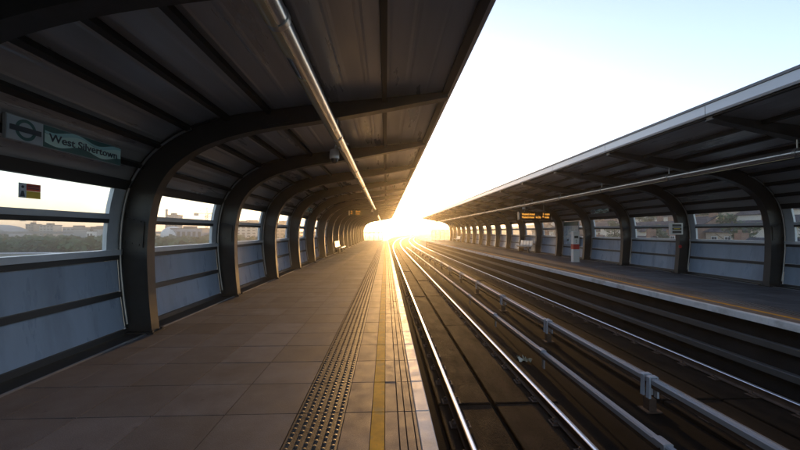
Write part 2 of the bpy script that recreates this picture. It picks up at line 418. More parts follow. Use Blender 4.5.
# ------------------------------------------------------------------ platforms
def platform(mir, y_end, pf):
    X = (lambda x: MIRX - x) if mir else (lambda x: x)
    def bb(b, x0,x1,y0,y1,z0,z1,mi=0,tone=1.0,bev=0.0):
        a, c = sorted((X(x0),X(x1)))
        if bev: b.bevbox(a,c,y0,y1,z0,z1,bev,mi,tone)
        else: b.box(a,c,y0,y1,z0,z1,mi,tone)
    rnd = random.Random(3 + mir)
    Y0 = -3.99; off = 3.11 % .61
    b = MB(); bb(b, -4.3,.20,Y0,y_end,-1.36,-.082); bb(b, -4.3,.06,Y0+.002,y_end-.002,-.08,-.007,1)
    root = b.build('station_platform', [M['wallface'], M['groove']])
    tag(root, kind='structure')
    ys = [Y0] + [off + .61*k for k in range(-6, int(y_end/.61)+1) if Y0 < off+.61*k < y_end-.05] + [y_end]
    # paving slabs
    b = MB(); xs = [-3.62,-3.2,-2.59,-1.98,-1.37,-.757]
    for y0, y1 in zip(ys[:-1], ys[1:]):
        for x0, x1 in zip(xs[:-1], xs[1:]):
            g = .005; z = rnd.gauss(0,.00022)
            a, c = sorted((X(x0+g),X(x1-g)))
            n0 = len(b.v)
            b.box(a,c,y0+g,y1-g,-.045,z,0,1+rnd.gauss(0,.17))
            tx, ty = rnd.gauss(0,.0003), rnd.gauss(0,.0003)
            for i in range(n0, len(b.v)):
                p = b.v[i]; b.v[i] = (p[0],p[1],p[2]+(tx if p[0] > (a+c)/2 else -tx)+(ty if p[1] > (y0+y1)/2 else -ty))
    b.build('paving', M['slab'], root)
    b = MB(); bb(b,-4.15,-3.665,Y0,y_end,-.04,.0); b.build('gutter', M['gutter'], root)
    b = MB(); bb(b,-3.662,-3.624,Y0,y_end,-.03,.012,bev=.004); b.build('floor_trim', M['kerb'], root)
    # tactile strip with domes
    b = MB()
    for y0, y1 in zip(ys[:-1], ys[1:]):
        bb(b,-.753,-.352,y0+.002,y1-.002,-.045,.0,tone=1+rnd.gauss(0,.1),bev=.003)
    ys_d = np.arange(1.2, y_end-.1, .0667)
    prof = ((.0165,.0005),(.013,.0045),(.0065,.0062))
    ring = [(math.cos(2*math.pi*k/8), math.sin(2*math.pi*k/8)) for k in range(8)]
    for c in range(6):
        cx = X(-.719 + .0667*c)
        for yy in ys_d:
            if mir and yy > 40: continue
            yy = yy + (.0333 if c % 2 else 0)
            n = len(b.v)
            for r_, z_ in prof:
                for u, v in ring: b.v.append((cx+u*r_, yy+v*r_, z_)); b.tone.append(.85)
            for q in range(2):
                for k in range(8): b.f.append((n+q*8+k, n+q*8+(k+1)%8, n+q*8+8+(k+1)%8, n+q*8+8+k)); b.mi.append(0)
            b.f.append(tuple(range(n+16, n+24))); b.mi.append(0)
    b.build('tactile_strip', M['tactile'], root, recalc=False)
    # edge paving (to the warning line), lines and grooves
    b = MB()
    for y0, y1 in zip(ys[:-1], ys[1:]):
        t = 1+rnd.gauss(0,.11); g = .0035
        bb(b,-.348,-.122,y0+g,y1-g,-.045,rnd.gauss(0,.0008),tone=t,bev=.003)
        bb(b,-.008,.099,y0+g,y1-g,-.045,rnd.gauss(0,.0008),tone=t,bev=.003)
        for xa, xb in ((.106,.157),(.164,.223)): bb(b,xa,xb,y0+g,y1-g,-.045,rnd.gauss(0,.0006),tone=t*.95,bev=.002)
        bb(b,.230,.2545,y0+g,y1-g,-.045,0,tone=t*.95,bev=.002)
    b.build('edge_paving', M['edge'], root)
    b = MB()
    for y0, y1 in zip(ys[:-1], ys[1:]): bb(b,-.119,-.011,y0+.0035,y1-.0035,-.045,.0005+rnd.gauss(0,.0006),bev=.002)
    b.build('warning_line', M['yellow'], root)
    b = MB()
    for y0, y1 in zip(ys[:-1], ys[1:]): bb(b,.257,.38,y0+.002,y1-.002,-.13 if not mir else -.125,.002,bev=.008)
    b.build('coping', M['coping'], root)
    return root
platform(False, 61.0, 0)
platform(True, 62.5, 1)

# ------------------------------------------------------------------ track bed, curving right beyond the station
def cv(y): return .00052*max(0, y-45)**2
YS = [-4] + list(range(0,60,5)) + list(range(60,420,8))
def curved(b, x0, x1, z0, z1, y0=-4, y1=412, mi=0, poly=None):
    ys = [y0] + [y for y in YS if y0 < y < y1] + [y1]
    poly = poly or [(x0,z0),(x1,z0),(x1,z1),(x0,z1)]
    n = len(poly); vs = []
    for y in ys: vs += [(p[0]+cv(y), y, p[1]) for p in poly]
    fs = [(i*n+k, i*n+(k+1)%n, (i+1)*n+(k+1)%n, (i+1)*n+k) for i in range(len(ys)-1) for k in range(n)]
    fs += [tuple(range(n)), tuple(range(len(vs)-1, len(vs)-n-1, -1))]
    b.add(vs, fs, mi)
T1 = (1.083, 2.572); T2 = (4.9, 6.39)
b = MB(); curved(b, .2, MIRX-.2, -2.2, -1.34); bed = b.build('track_bed', M['bed']); tag(bed, kind='structure')
b = MB()
rnd = random.Random(5)
for x0, x1 in ((.86,1.72),(1.80,2.86),(4.65,5.6),(5.68,6.65)):
    y = -3.9
    while y < 61:
        l = 4.88; z = -1.27 + rnd.gauss(0,.006)
        b.bevbox(x0, x1, y, y+l-.035, -1.339, z, .012); y += l
    curved(b, x0, x1, -1.339, -1.27, 61.2, 405)
b.build('track_plinth', M['plinth'], bed)
b = MB(); b.box(-4.3,.2,61.002,66,-2.2,-1.33); b.build('viaduct_edge', M['wallface'], bed)

def rail_poly(x, zt=-1.1):
    return [(x-.065,zt-.15),(x+.065,zt-.15),(x+.065,zt-.138),(x+.011,zt-.118),(x+.009,zt-.045),(x+.034,zt-.034),(x+.036,zt-.013),(x+.028,zt-.005),(x+.015,zt-.001),
            (x-.015,zt-.001),(x-.028,zt-.005),(x-.036,zt-.013),(x-.034,zt-.034),(x-.009,zt-.045),(x-.011,zt-.118),(x-.065,zt-.138)]
clip_mesh = None
for x, lab in ((T1[0],'shiny running rail nearest the yellow-lined platform edge'),(T1[1],'shiny running rail of the near track, beside the low cover board'),
               (T2[0],'dull running rail of the far track, beside the bracketed conductor rail'),(T2[1],'dull running rail tucked under the far platform edge')):
    b = MB(); curved(b,0,0,0,0,-3.9,400,poly=rail_poly(x))
    ro = b.build('running_rail', [M['railside'], M['railtop']], smooth=40)
    for p in ro.data.polygons:
        if p.normal.z > .3 and p.center.z > -1.114: p.material_index = 1
    tag(ro, lab, 'rail', 'running rails of the two tracks')
    y = 1.6
    while y < 45:
        if clip_mesh is None:
            b = MB(); b.bevbox(-.15,.15,-.09,.09,-1.262,-1.252,.004)
            for s in (-1,1):
                b.bevbox(s*.095-.03, s*.095+.03, -.05,.05,-1.252,-1.215,.01); b.lathe([(.016,-1.215),(.016,-1.185),(.008,-1.18)], (s*.1,0,0), 8)
            co = b.build('rail_fastener', M['railside'], ro); clip_mesh = co.data
        else:
            co = bpy.data.objects.new('rail_fastener', clip_mesh); COL.objects.link(co); co.parent = ro
        co.location = (x, y, 0); y += .72

# conductor rails with their brackets
def conductor(x, zt, y0, step, side, lab):
    root = tag(empty('conductor_rail', (x,0,-1.34)), lab, 'conductor rail', 'conductor rails between the two tracks')
    b = MB(); ys = [-3.8] + [y0 + step*k for k in range(-3, 18)]
    for a, c in zip(ys[:-1], ys[1:]):
        if c > 60 or c < -3: continue
        b.prism([(x-.045,zt-.09),(x+.045,zt-.09),(x+.05,zt-.02),(x+.03,zt),(x-.03,zt),(x-.05,zt-.02)], a+.02, c-.02)
    o = b.build('cover_board', M['thirdtop'], root, loc=(x,0,-1.34)); o.location = (0,0,0)
    b = MB(); b.box(x-.03,x+.03,-3.8,58,zt-.16,zt-.095); o = b.build('contact_rail', M['railside'], root, loc=(x,0,-1.34)); o.location = (0,0,0)
    k = -1
    while True:
        y = y0 + step*k; k += 1
        if y > 57: break
        b = MB()
        if side:   # two white straps folded over the rail
            for dy in (-.1,.03):
                b.prism([(x-.085,zt-.32),(x-.05,zt-.32),(x-.05,zt-.1),(x-.075,zt-.1)], y+dy, y+dy+.07)
                b.prism([(x-.075,zt-.1),(x-.052,zt-.1),(x-.052,zt+.004),(x+.052,zt+.004),(x+.052,zt-.1),(x+.075,zt-.1),(x+.075,zt+.012),(x+.055,zt+.03),(x-.055,zt+.03),(x-.075,zt+.012)], y+dy, y+dy+.07)
                b.prism([(x+.05,zt-.32),(x+.085,zt-.32),(x+.075,zt-.101),(x+.05,zt-.101)], y+dy, y+dy+.07)
        else:
            b.prism([(x-.056,zt-.06),(x+.056,zt-.06),(x+.06,zt+.004),(x+.035,zt+.016),(x-.035,zt+.016),(x-.06,zt+.004)], y-.09, y+.09)
            b.box(x+.02,x+.05,y-.04,y+.04,-1.335,zt-.062)
        if side:
            f_ = MB(); f_.bevbox(x-.06,x+.06,y-.07,y+.07,-1.338,zt-.33,.02); f_.box(x-.13,x+.13,y-.11,y+.11,-1.339,-1.32)
            fo = f_.build('foot', M['railside'], root, loc=(x,0,-1.34)); fo.location = (0,0,0)
        o = b.build('bracket', M['bracket'] if side else M['thirdtop'], root, loc=(x,0,-1.34)); o.location = (0,0,0)
    return root
conductor(3.3, -.94, 7.46, 3.3, 0, 'low grey conductor rail cover beside the near track')
conductor(4.28, -.79, 5.66, 3.62, 1, 'grey conductor rail held by pairs of white folded straps')
# cable trunking on the far platform face and cables on the deck
for z, d, lab in ((-.5,.09,'upper grey cable trunking along the far platform face'),(-.95,.13,'lower wider grey cable trunking along the far platform face')):
    b = MB(); b.bevbox(MIRX-.2-d, MIRX-.202, -3.9, 60, z-.06, z+.06, .01)
    tag(b.build('cable_trunking', M['conduit']), lab, 'cable trunking', 'trunking on the far platform face')
b = MB(); b.tube([(3.75+.03*math.sin(y*.35)+.02*math.sin(y*1.1), y, -1.318) for y in np.arange(-3.5,58,.5)], .02, 8)
tag(b.build('track_cable', M['black'], smooth=60), 'thin black cable lying on the deck between the conductor rails', 'cable')
# crumpled litter
b = MB(); rnd = random.Random(9)
for k in range(9):
    cx, cy = 3.12+rnd.uniform(-.13,.13), 7.9+rnd.uniform(-.14,.14)
    pts = [(cx+rnd.uniform(-.07,.07), cy+rnd.uniform(-.07,.07), -1.335+rnd.uniform(.0,.11)) for _ in range(6)]
    b.add(pts, [(0,1,2),(0,2,3),(0,3,4),(0,4,5),(1,2,4),(2,3,5),(1,4,5)])
tag(b.build('litter', M['litter'], recalc=False), 'crumpled pale plastic wrapping beside the low conductor cover', 'litter')

# ------------------------------------------------------------------ lighting tubes under the roofs
def light_tube(mir, lab, y1):
    X = (lambda x: MIRX - x) if mir else (lambda x: x)
    cx, cz, r = X(-.785), 3.1, .085
    root = tag(empty('lighting_tube', (cx,0,cz)), lab, 'light tube', 'lighting tubes hung under the roofs')
    b = MB(); b.tube([(0,-3.5,0),(0,y1,0)], r, 24); b.build('housing', M['pipe'], root, smooth=50)
    s = 1 if mir else -1
    k = 0
    for y in [3.42 + 3.15*k for k in range(-2, 17)]:
        if y+2.6 > y1: break
        b = MB(); a0, a1 = (R(200),R(282)) if not mir else (R(258),R(340))
        n = 8
        inn = [(math.cos(a0+(a1-a0)*i/n)*(r-.004), math.sin(a0+(a1-a0)*i/n)*(r-.004)) for i in range(n+1)]
        out = [(math.cos(a0+(a1-a0)*i/n)*(r+.007), math.sin(a0+(a1-a0)*i/n)*(r+.007)) for i in range(n+1)]
        b.strip(inn, out, y, y+2.72); b.build('lens', M['lens'], root, smooth=40)
    ribs = R_RIBS if mir else L_RIBS
    for y in ribs:
        if -3 < y < y1:
            b = MB(); b.tube([(0,y+.09,r-.01),(0,y+.09,3.36-cz+.02)], .014, 8)
            b.tube([(0,y+.06,0),(0,y+.12,0)], r+.008, 24); b.build('hanger', M['ribrim'], root, smooth=50)
    return root
light_tube(False, 'long round light tube with amber lens hung above the yellow-lined platform', 58)
light_tube(True, 'long grey round light tube hung beneath the far shelter roof', 59)

# camera on a bracket beside the near tube
def spot_camera(loc, lab, sgn):
    root = tag(empty('security_camera', loc), lab, 'security camera', 'cameras clamped to the light tubes')
    b = MB(); b.tube([(sgn*.2,0,.05),(sgn*.1,0,.06),(sgn*.02,0,.02),(0,0,-.03)], .016, 8); b.build('arm', M['white'], root, smooth=60)
    b = MB(); b.lathe([(.03,-.02),(.062,-.04),(.07,-.1),(.07,-.16),(.064,-.165)], n=18); b.build('hood', M['white'], root, smooth=40)
    b = MB(); b.lathe([(.05,-.16),(.056,-.18),(.045,-.215),(.02,-.232)], n=18); b.build('dome', M['black'], root, smooth=60)
    root.scale = (1.3,1.3,1.3)
    return root
spot_camera((-.97,6.7,3.14), 'small white hooded camera clamped beside the light tube over the near platform', 1)
spot_camera((MIRX+.97,20.9,3.1), 'small white camera above the far amber display', -1)
spot_camera((-.97,25.2,3.14), 'small white camera beside the light tube near the far train display', 1)

# ------------------------------------------------------------------ signs
def name_sign(mir, y, lab):
    # local frame: x along the sign in reading direction, y up out of the face = -normal, z up
    root = empty('station_sign', (MIRX+3.69 if mir else -3.69, y, 2.595), R(-90) if mir else R(90))
    tag(root, lab, 'station sign', 'teal name signs above the windows')
    W, H = 1.5, .25
    b = MB(); b.box(-W/2,W/2,0,.03,-H/2,H/2); b.build('board', M['grey'], root)
    b = MB(); b.box(-W/2+.38,W/2-.008,-.004,-.001,-H/2+.008,H/2-.008); b.build('name_panel', M['teal'], root)
    b = MB(); b.box(-W/2+.008,-W/2+.376,-.004,-.001,-H/2+.008,H/2-.008); lp = b.build('emblem_panel', M['signgrey'], root)
    cx = -W/2+.19
    b = MB(); n = 32
    for r0, r1 in ((.075,.108),):
        vs = [(cx+math.cos(2*math.pi*i/n)*r, -.007, math.sin(2*math.pi*i/n)*r) for r in (r0,r1) for i in range(n)]
        b.add(vs, [(i,(i+1)%n,n+(i+1)%n,n+i) for i in range(n)])
    b.build('ring', M['teal'], lp, recalc=False)
    b = MB(); b.box(cx-.16,cx+.16,-.011,-.008,-.027,.027); b.build('bar', M['navy'], lp)
    # waving pale bands
    def band(f0, f1, m, yy):
        b = MB(); xs = np.linspace(-W/2+.39, W/2-.012, 60); lim = H/2-.012
        lo = [min(max(f0(x),-lim),lim) for x in xs]; hi = [min(max(f1(x),-lim),lim) for x in xs]
        vs = [(x,yy,z) for x, z in zip(xs,lo)] + [(x,yy,z) for x, z in zip(xs,hi)]
        b.add(vs, [(i,i+1,60+i+1,60+i) for i in range(59)]); b.build('wave_band', m, root, recalc=False)
    band(lambda x: -.062+.03*math.sin(x*10+.5), lambda x: .055+.034*math.sin(x*10+1.1), M['paleteal'], -.006)
    band(lambda x: .05+.03*math.sin(x*10+.9), lambda x: .085+.03*math.sin(x*10+1.3), M['blueteal'], -.008)
    text('lettering', 'West Silvertown', M['navy'], root, (-W/2+.44,-.0095,-.006), (R(90),0,0), .122, width=.98, bold=.0015)
    for dx in (-.58,.58):
        b = MB(); b.box(dx-.015,dx+.015,.031,.13,-.02,.02); b.build('bracket', M['ribrim'], root)
    return root
name_sign(False, 4.33, 'teal waving name sign with ring emblem above the nearest window')
name_sign(False, 17.2, 'sunlit name sign high between distant ribs on the bench side')
name_sign(True, 17.8, 'dim teal name sign above the window beside the red banded post')
name_sign(True, 42.7, 'tiny distant name sign far along the opposite shelter')

def sticker(y, z, lab):
    root = tag(empty('window_sticker', (xout(z)+.008, y, z), R(90)), lab, 'sticker', 'warning stickers on the window glass')
    W, H = .25, .165
    b = MB(); b.box(-W/2,-W/2+.085,-.003,0,-H/2,H/2); ip = b.build('icon_panel', M['stickgrey'], root)
    b = MB(); b.lathe([(.016,0),(.016,.001)], n=12); hd = b.build('figure', M['navy'], ip); hd.rotation_euler = (R(90),0,0); hd.location = (-W/2+.043,-.004,.04)
    b = MB(); b.add([(-W/2+.015,-.0045,-.07),(-W/2+.07,-.0045,-.07),(-W/2+.055,-.0045,-.005),(-W/2+.03,-.0045,-.005)], [(0,1,2,3)]); b.build('figure', M['navy'], ip, recalc=False)
    b = MB(); b.box(-W/2+.0855,W/2,-.003,0,.0005,H/2); b.build('red_field', M['stickred'], root)
    b = MB(); b.box(-W/2+.0855,W/2,-.003,0,-H/2,-.0005); b.build('yellow_field', M['ochre'], root)
    for zz in (.055,.03):
        b = MB(); b.box(-W/2+.1,W/2-.02,-.0045,-.0035,zz-.005,zz+.005); b.build('text_line', M['navy'], root)
sticker(4.2, 2.02, 'small red and yellow sticker with grey picture on the nearest window')
sticker(13.2, 2.0, 'red and yellow sticker on the window between third and fourth ribs')

def display(x0, x1, y, z0, z1, lab, lines, num=None):
    cx = (x0+x1)/2
    root = tag(empty('train_display', (cx,y,z0)), lab, 'display', 'amber train displays hung from the roofs')
    W, H = x1-x0, z1-z0
    b = MB(); b.bevbox(-W/2,W/2,-.09,.09,0,H,.02); b.build('casing', M['black'], root)
    b = MB(); b.box(-W/2-.001,-W/2+.075,-.096,-.0905,.04,H-.06); b.build('side_label', M['white'], root)
    for dx in (-W*.3, W*.3):
        b = MB(); b.tube([(dx,0,H-.01),(dx,0,3.42-z0)], .02, 8); b.build('hanger', M['ribrim'], root, smooth=60)
    if num: text('numeral', num, M['led'], root, (-W/2+.12,-.095,H*.52), (R(90),0,0), H*.75)
    for (s, px, fz, wd) in lines:
        text('led_text', s, M['led'], root, (px*W-W/2,-.095,fz*H), (R(90),0,0), H*.36, width=wd*W, bold=.002)
    return root
display(8.1,10.1,21.5,2.27,2.78,'dark hanging display with two amber text lines under the far roof',
        [('Woolwich Arsenal',.1,.68,.4),('1 min',.74,.68,.2),('Woolwich Arsenal',.1,.32,.38),('via City',.53,.32,.16),('9 min',.74,.32,.2)])
display(-2.65,-.55,25.5,2.68,3.12,'dark hanging display with amber numeral two under the bench side roof',
        [('Bank',.24,.7,.16),('5 mins',.24,.32,.13)], num='2')

# boxed notice on a column of the far shelter
root = tag(empty('notice_box', (10.6,12.56,1.45)), 'white framed notice box fixed to a far shelter column', 'notice box')
b = MB(); b.box(-.23,.23,0,.09,0,.42); b.build('case', M['white'], root)
for z in (.045,.165,.285):
    b = MB(); b.box(-.17,.17,-.006,-.001,z,z+.09); b.build('dark_slot', M['black'], root)
b = MB(); b.box(-.12,.12,-.009,-.0065,.2,.225); b.build('amber_strip', M['ochre'], root)
b = MB(); b.lathe([(.06,0),(.06,.012)], n=16); o = b.build('alarm_disc', M['red']); o.rotation_euler = (R(90),0,0); o.location = (10.93,12.815,1.0)
tag(o, 'small round red disc on the far column below the notice box', 'alarm disc')

# help point post
root = tag(empty('help_point', (9.62,17.75,.0)), 'tall white post with one red band on the far platform', 'help point')
b = MB(); b.bevbox(-.15,.15,-.12,.12,.02,1.56,.02); b.build('post', M['white'], root)
b = MB(); b.box(-.154,.154,-.124,.124,.66,.92); b.build('red_band', M['red'], root)
b = MB(); b.box(-.1,.1,-.127,-.121,1.22,1.34); b.build('screen', M['black'], root)
for z in (1.02,1.12):
    b = MB(); b.lathe([(.035,0),(.035,.012)], n=14); o = b.build('button', M['grey'], root); o.rotation_euler = (R(90),0,0); o.location = (0,-.121,z)
b = MB(); b.box(-.22,.22,-.16,.16,.003,.02); b.build('base_plate', M['grey'], root)

# poster board on the far wall
def poster(mir, y, lab):
    root = tag(empty('poster_board', (MIRX+4.0 if mir else -4.0, y, .72), R(-90) if mir else R(90)), lab, 'poster board', 'poster boards on the shelter walls')
    W, H = 1.75, 1.2
    b = MB(); b.box(-W/2,W/2,-.02,.03,0,H+.25); b.build('frame', M['grey'], root)
    b = MB(); b.box(-W/2+.05,W/2-.05,-.026,-.0205,.05,H-.02); b.build('sheet', M['poster'], root)
    b = MB(); b.box(-W/2+.02,W/2-.02,-.028,-.0205,H,H+.23); b.build('header', M['teal'], root)
    rr = random.Random(4)
    for k in range(7):
        x = rr.uniform(-.6,.3); z = rr.uniform(.15,.95)
        b = MB(); b.box(x,x+rr.uniform(.15,.45),-.0295,-.0265,z,z+rr.uniform(.04,.14)); b.build('print_block', [M['paleteal'],M['white'],M['signgrey'],M['navy']][k%4], root)
poster(True, 21.2, 'framed pale poster with teal header behind the red banded post')
poster(False, 22.6, 'framed poster board on the bench side wall between ribs')

# benches
def bench(mir, y, lab):
    root = tag(empty('bench', (MIRX+3.3 if mir else -3.3, y, 0), R(-90) if mir else R(90)), lab, 'bench', 'benches of four pale seats against the shelter walls')
    # local x along the bench, local -y towards the track
    b = MB(); b.box(-1.2,1.2,-.06,.06,.33,.41); b.build('beam', M['black'], root)
    for x in (-.85,.85):
        b = MB(); b.box(x-.04,x+.04,-.05,.05,.03,.33); b.box(x-.06,x+.06,-.28,.28,.003,.03); b.build('leg', M['black'], root)
    for i in range(4):
        cx = -.9+.6*i
        b = MB(); prof = [(-.27,.44),(-.24,.455),(-.1,.425),(.1,.42),(.18,.45),(.22,.55),(.25,.75),(.27,.87)]
        a = [(p[0],p[1]) for p in prof]; d = [(p[0]+.012,p[1]+.028) if p[0]<.15 else (p[0]-.03,p[1]+.012) for p in prof]
        vs = [(cx-.25,p[0],p[1]) for p in a]+[(cx-.25,p[0],p[1]) for p in d]+[(cx+.25,p[0],p[1]) for p in a]+[(cx+.25,p[0],p[1]) for p in d]
        n = 8; fs = []
        for k in range(n-1): fs += [(k,k+1,n+k+1,n+k),(2*n+k,3*n+k,3*n+k+1,2*n+k+1),(k,2*n+k,2*n+k+1,k+1),(n+k,n+k+1,3*n+k+1,3*n+k)]
        fs += [(0,n,3*n,2*n),(n-1,3*n-1,4*n-1,2*n-1)]
        b.add(vs,fs); b.build('seat', M['seat'], root, smooth=50)
    return root
bench(True, 26.9, 'pale four seat bench by the far wall beyond the red banded post')
bench(True, 52.5, 'distant four seat bench at the end of the far platform')
bench(False, 25.9, 'sunlit four seat bench by the wall on the yellow-lined platform')

# ------------------------------------------------------------------ ground outside
GZ = -7.0
b = MB(); n = 40
b.add([(-1700+3400*i/n, -600+2300*j/n, GZ) for j in range(n+1) for i in range(n+1)],
      [(j*(n+1)+i, j*(n+1)+i+1, (j+1)*(n+1)+i+1, (j+1)*(n+1)+i) for j in range(n) for i in range(n)])
tag(b.build('ground', M['ground'], recalc=False), kind='structure')
# pale curving road and a strip of dock water
b = MB(); pts = []
for k in range(30):
    a = k/29; pts.append((-190+70*a, 118+26*math.sin(a*2.2)))
vs = [];
for (x,y) in pts: vs += [(x,y,GZ+.05),(x,y+7,GZ+.05)]
b.add(vs, [(2*i,2*i+2,2*i+3,2*i+1) for i in range(29)])
tag(b.build('road', M['roadwhite'], recalc=False), kind='structure')
b = MB(); b.add([(-420,150,GZ+.03),(-45,150,GZ+.03),(-60,172,GZ+.03),(-420,176,GZ+.03)], [(0,1,2,3)]); tag(b.build('water', M['water'], recalc=False), kind='structure')

# viaduct piers and parapets beyond the platforms
for x, lab in ((-.25,'low concrete parapet beside the curving track past the near platform end'),(MIRX+.1,'low concrete parapet beside the curving track past the far platform end')):
    b = MB(); curved(b, x, x+.2, -2.2, -.35, 66.1 if x < 1 else 63, 400); tag(b.build('parapet', M['concrete']), lab, 'parapet', 'parapets of the viaduct')

def leaf_cloud(b, c, rad, n, size, rnd):
    for _ in range(n):
        while True:
            p = Vector((rnd.uniform(-1,1),rnd.uniform(-1,1),rnd.uniform(-1,1)))
            if p.length < 1: break
        p = p * (.55+.45*rnd.random())
        q = Vector((c[0]+p.x*rad[0], c[1]+p.y*rad[1], c[2]+p.z*rad[2]))
        u = Vector((rnd.gauss(0,1),rnd.gauss(0,1),rnd.gauss(0,1))).normalized(); v = u.orthogonal().normalized()
        s = size*rnd.uniform(.6,1.3)
        b.add([q-u*s-v*s*.6, q+u*s-v*s*.6, q+u*s+v*s*.6, q-u*s+v*s*.6], [(0,1,2,3)], 0, rnd.uniform(.6,1.5))

# scrub on the left bank: countless bushes
b = MB(); rnd = random.Random(21)
for k in range(2600):
    y = 170 + 220*rnd.random()**1.3; x = -(.12+1.05*rnd.random())*y
    h = rnd.uniform(1.0,2.8)*(1+.7*(rnd.random()<.15)); ww = h*rnd.uniform(.8,1.8)
    leaf_cloud(b, (x,y,GZ+h*.5), (ww,ww,h*.6), 16, .5*h, rnd)
tag(b.build('scrub', M['leaf'], recalc=False), 'dense green scrub on the bank outside the windows', 'scrub', kind='stuff')

# ------------------------------------------------------------------ skyline to the left
def block(name, cat, lab, x, y, wx, wy, h, mw, rows=0, cols=0, group='buildings on the far skyline', roof=True):
    if y > 500:      # keep the skyline within the evening air of the neighbourhood
        k = .5 if y > 750 else .68
        x, y, wx, wy, h = x*k, y*k, wx*k, wy*k, (h-8.56)*k*.72+8.56
    root = tag(empty(name, (x,y,GZ)), lab, cat, group)
    b = MB(); b.box(-wx/2,wx/2,-wy/2,wy/2,0,h); b.build('wall', mw, root)
    if roof:
        b = MB(); b.box(-wx/2-.4,wx/2+.4,-wy/2-.4,wy/2+.4,h+.01,h+.8); b.box(-wx*.2,wx*.15,-wy*.2,wy*.2,h+.8,h+3); b.build('roof', M['slate'], root)
    for r in range(rows):
        for c in range(cols):
            b = MB(); cw = wx/cols; ch = h/rows
            b.box(-wx/2+cw*(c+.2), -wx/2+cw*(c+.8), -wy/2-.12,-wy/2-.02, ch*(r+.3), ch*(r+.75)); b.build('window', M['pane'], root)
    return root
# rank along the horizon
block('tower_block','tower block','slim grey tower block on the skyline past the nearest window',-905,950,20,20,33,M['concrete'],6,3)
block('tower_block','tower block','wider pale tower block on the skyline past the nearest window',-862,950,34,24,30,M['shed'],5,4)
block('office_block','office block','long low blue grey office block on the skyline',-790,950,60,30,22,M['shedblue'],3,6)
block('office_block','office block','pale stepped office block on the skyline',-700,930,40,30,26,M['concrete'],4,5)
block('warehouse','warehouse','long pale warehouse on the skyline',-620,800,90,30,15,M['shed'],0,0)
block('warehouse','warehouse','grey warehouse beside the white domed store',-300,560,46,26,14,M['shedblue'],1,6)
block('mill_building','mill','tall pale mill beside the slim chimney',-247,425,13,11,27,M['concrete'],6,4)
block('warehouse','warehouse','pale warehouse on the right of the domed store',-240,600,60,26,12,M['shed'],1,7)
block('flat_block','flats','brown brick flats outside the third window',-158,430,34,18,19,M['redbrick'],5,6)
block('flat_block','flats','cream flats outside the third window',-205,520,44,18,24,M['cream'],6,6)
block('flat_block','flats','tan brick flats outside the fourth window',-118,420,30,18,18,M['brick'],5,5)
block('flat_block','flats','pale concrete flats beyond the end of the platform',-60,520,46,18,17,M['concrete'],4,7)
block('flat_block','flats','low cream flats beyond the far platform end',80,640,70,18,15,M['cream'],3,8)
block('site_cabin','cabin','small white site cabin standing among the scrub',-300,375,6,5,8.5,M['white'],1,2, group='cabins on the bank')
# arched white hall
root = tag(empty('arched_hall', (-480,450,GZ)), 'huge pale arched hall at the left end of the skyline', 'hall', 'buildings on the far skyline')
b = MB(); n = 16
arc = [(math.cos(math.pi*i/n)*38, math.sin(math.pi*i/n)*17) for i in range(n+1)]
b.prism(arc, -15, 15); b.build('roof', M['shed'], root, smooth=30)
b = MB(); b.box(-30,30,-15.6,-15.05,0,9); b.build('door', M['shedblue'], root)
# domed store
root = tag(empty('domed_store', (-222,380,GZ)), 'round white domed storage building on the bank', 'storage dome')
b = MB(); b.lathe([(11,0),(11,4.5),(10.5,7.5),(9,10.2),(6.5,12.2),(3.3,13.4),(.3,13.9)], n=28); b.build('dome', M['white'], root, smooth=30)
b = MB(); b.box(-2,2,-11.5,-10.6,0,4); b.build('door', M['shedblue'], root)
root = tag(empty('chimney_stack', (-260,432,GZ)), 'slim tall brown chimney on the skyline', 'chimney')
b = MB(); b.lathe([(1.5,0),(1.1,33)], n=14); b.build('shaft', M['redbrick'], root, smooth=40)
b = MB(); b.lathe([(1.2,33),(1.4,33.5),(1.4,34.6),(1,35)], n=14); b.build('cap', M['concrete'], root, smooth=40)
def crane(x, y, h, jib, rz, lab):
    root = tag(empty('tower_crane', (x,y,GZ), rz), lab, 'tower crane', 'tower cranes on the skyline')
    b = MB()
    for sx in (-1,1):
        for sy in (-1,1): b.tube([(sx,sy,0),(sx,sy,h)], .18, 4)
    for k in range(int(h/3)):
        b.tube([(-1,-1,3*k),(1,-1,3*k+3)], .12, 4); b.tube([(-1,1,3*k),(1,1,3*k+3)], .12, 4); b.tube([(1,-1,3*k),(1,1,3*k+3)], .12, 4)
    b.build('mast', M['crane'], root)
    b = MB(); b.tube([(-14,0,h),(jib,0,h)], .3, 4); b.tube([(-14,0,h),(0,0,h+7),(jib,0,h)], .2, 4); b.tube([(0,0,h),(0,0,h+7)], .3, 4)
    for k in range(int(jib/4)): b.tube([(k*4,0,h),(k*4+2,0,h+7*(1-(k*4+2)/jib))], .12, 4)
    b.build('jib', M['crane'], root)
    b = MB(); b.box(-14,-9,-1.2,1.2,h-3,h-.4); b.build('counterweight', M['concrete'], root)
crane(-222,450,31,22,R(20),'thin red tower crane to the right of the mill')
crane(-228,480,28,20,R(150),'second thinner tower crane with its arm turned left')
crane(-470,495,25,20,R(60),'small distant crane above the skyline past the nearest window')
# elevated road
root = tag(empty('elevated_road', (-330,405,GZ)), 'long grey elevated road crossing the bank', 'elevated road')
b = MB(); b.box(-420,420,-5,5,6.2,7.4); b.box(-420,420,-5.2,-5.01,6.4,8.5); b.box(-420,420,5.01,5.2,6.4,8.5); b.build('deck', M['concrete'], root)
for k in range(21):
    b = MB(); b.box(-410+41*k-1,-410+41*k+1,-3,3,0,6.18); b.build('pier', M['concrete'], root)
root.rotation_euler.z = R(4)

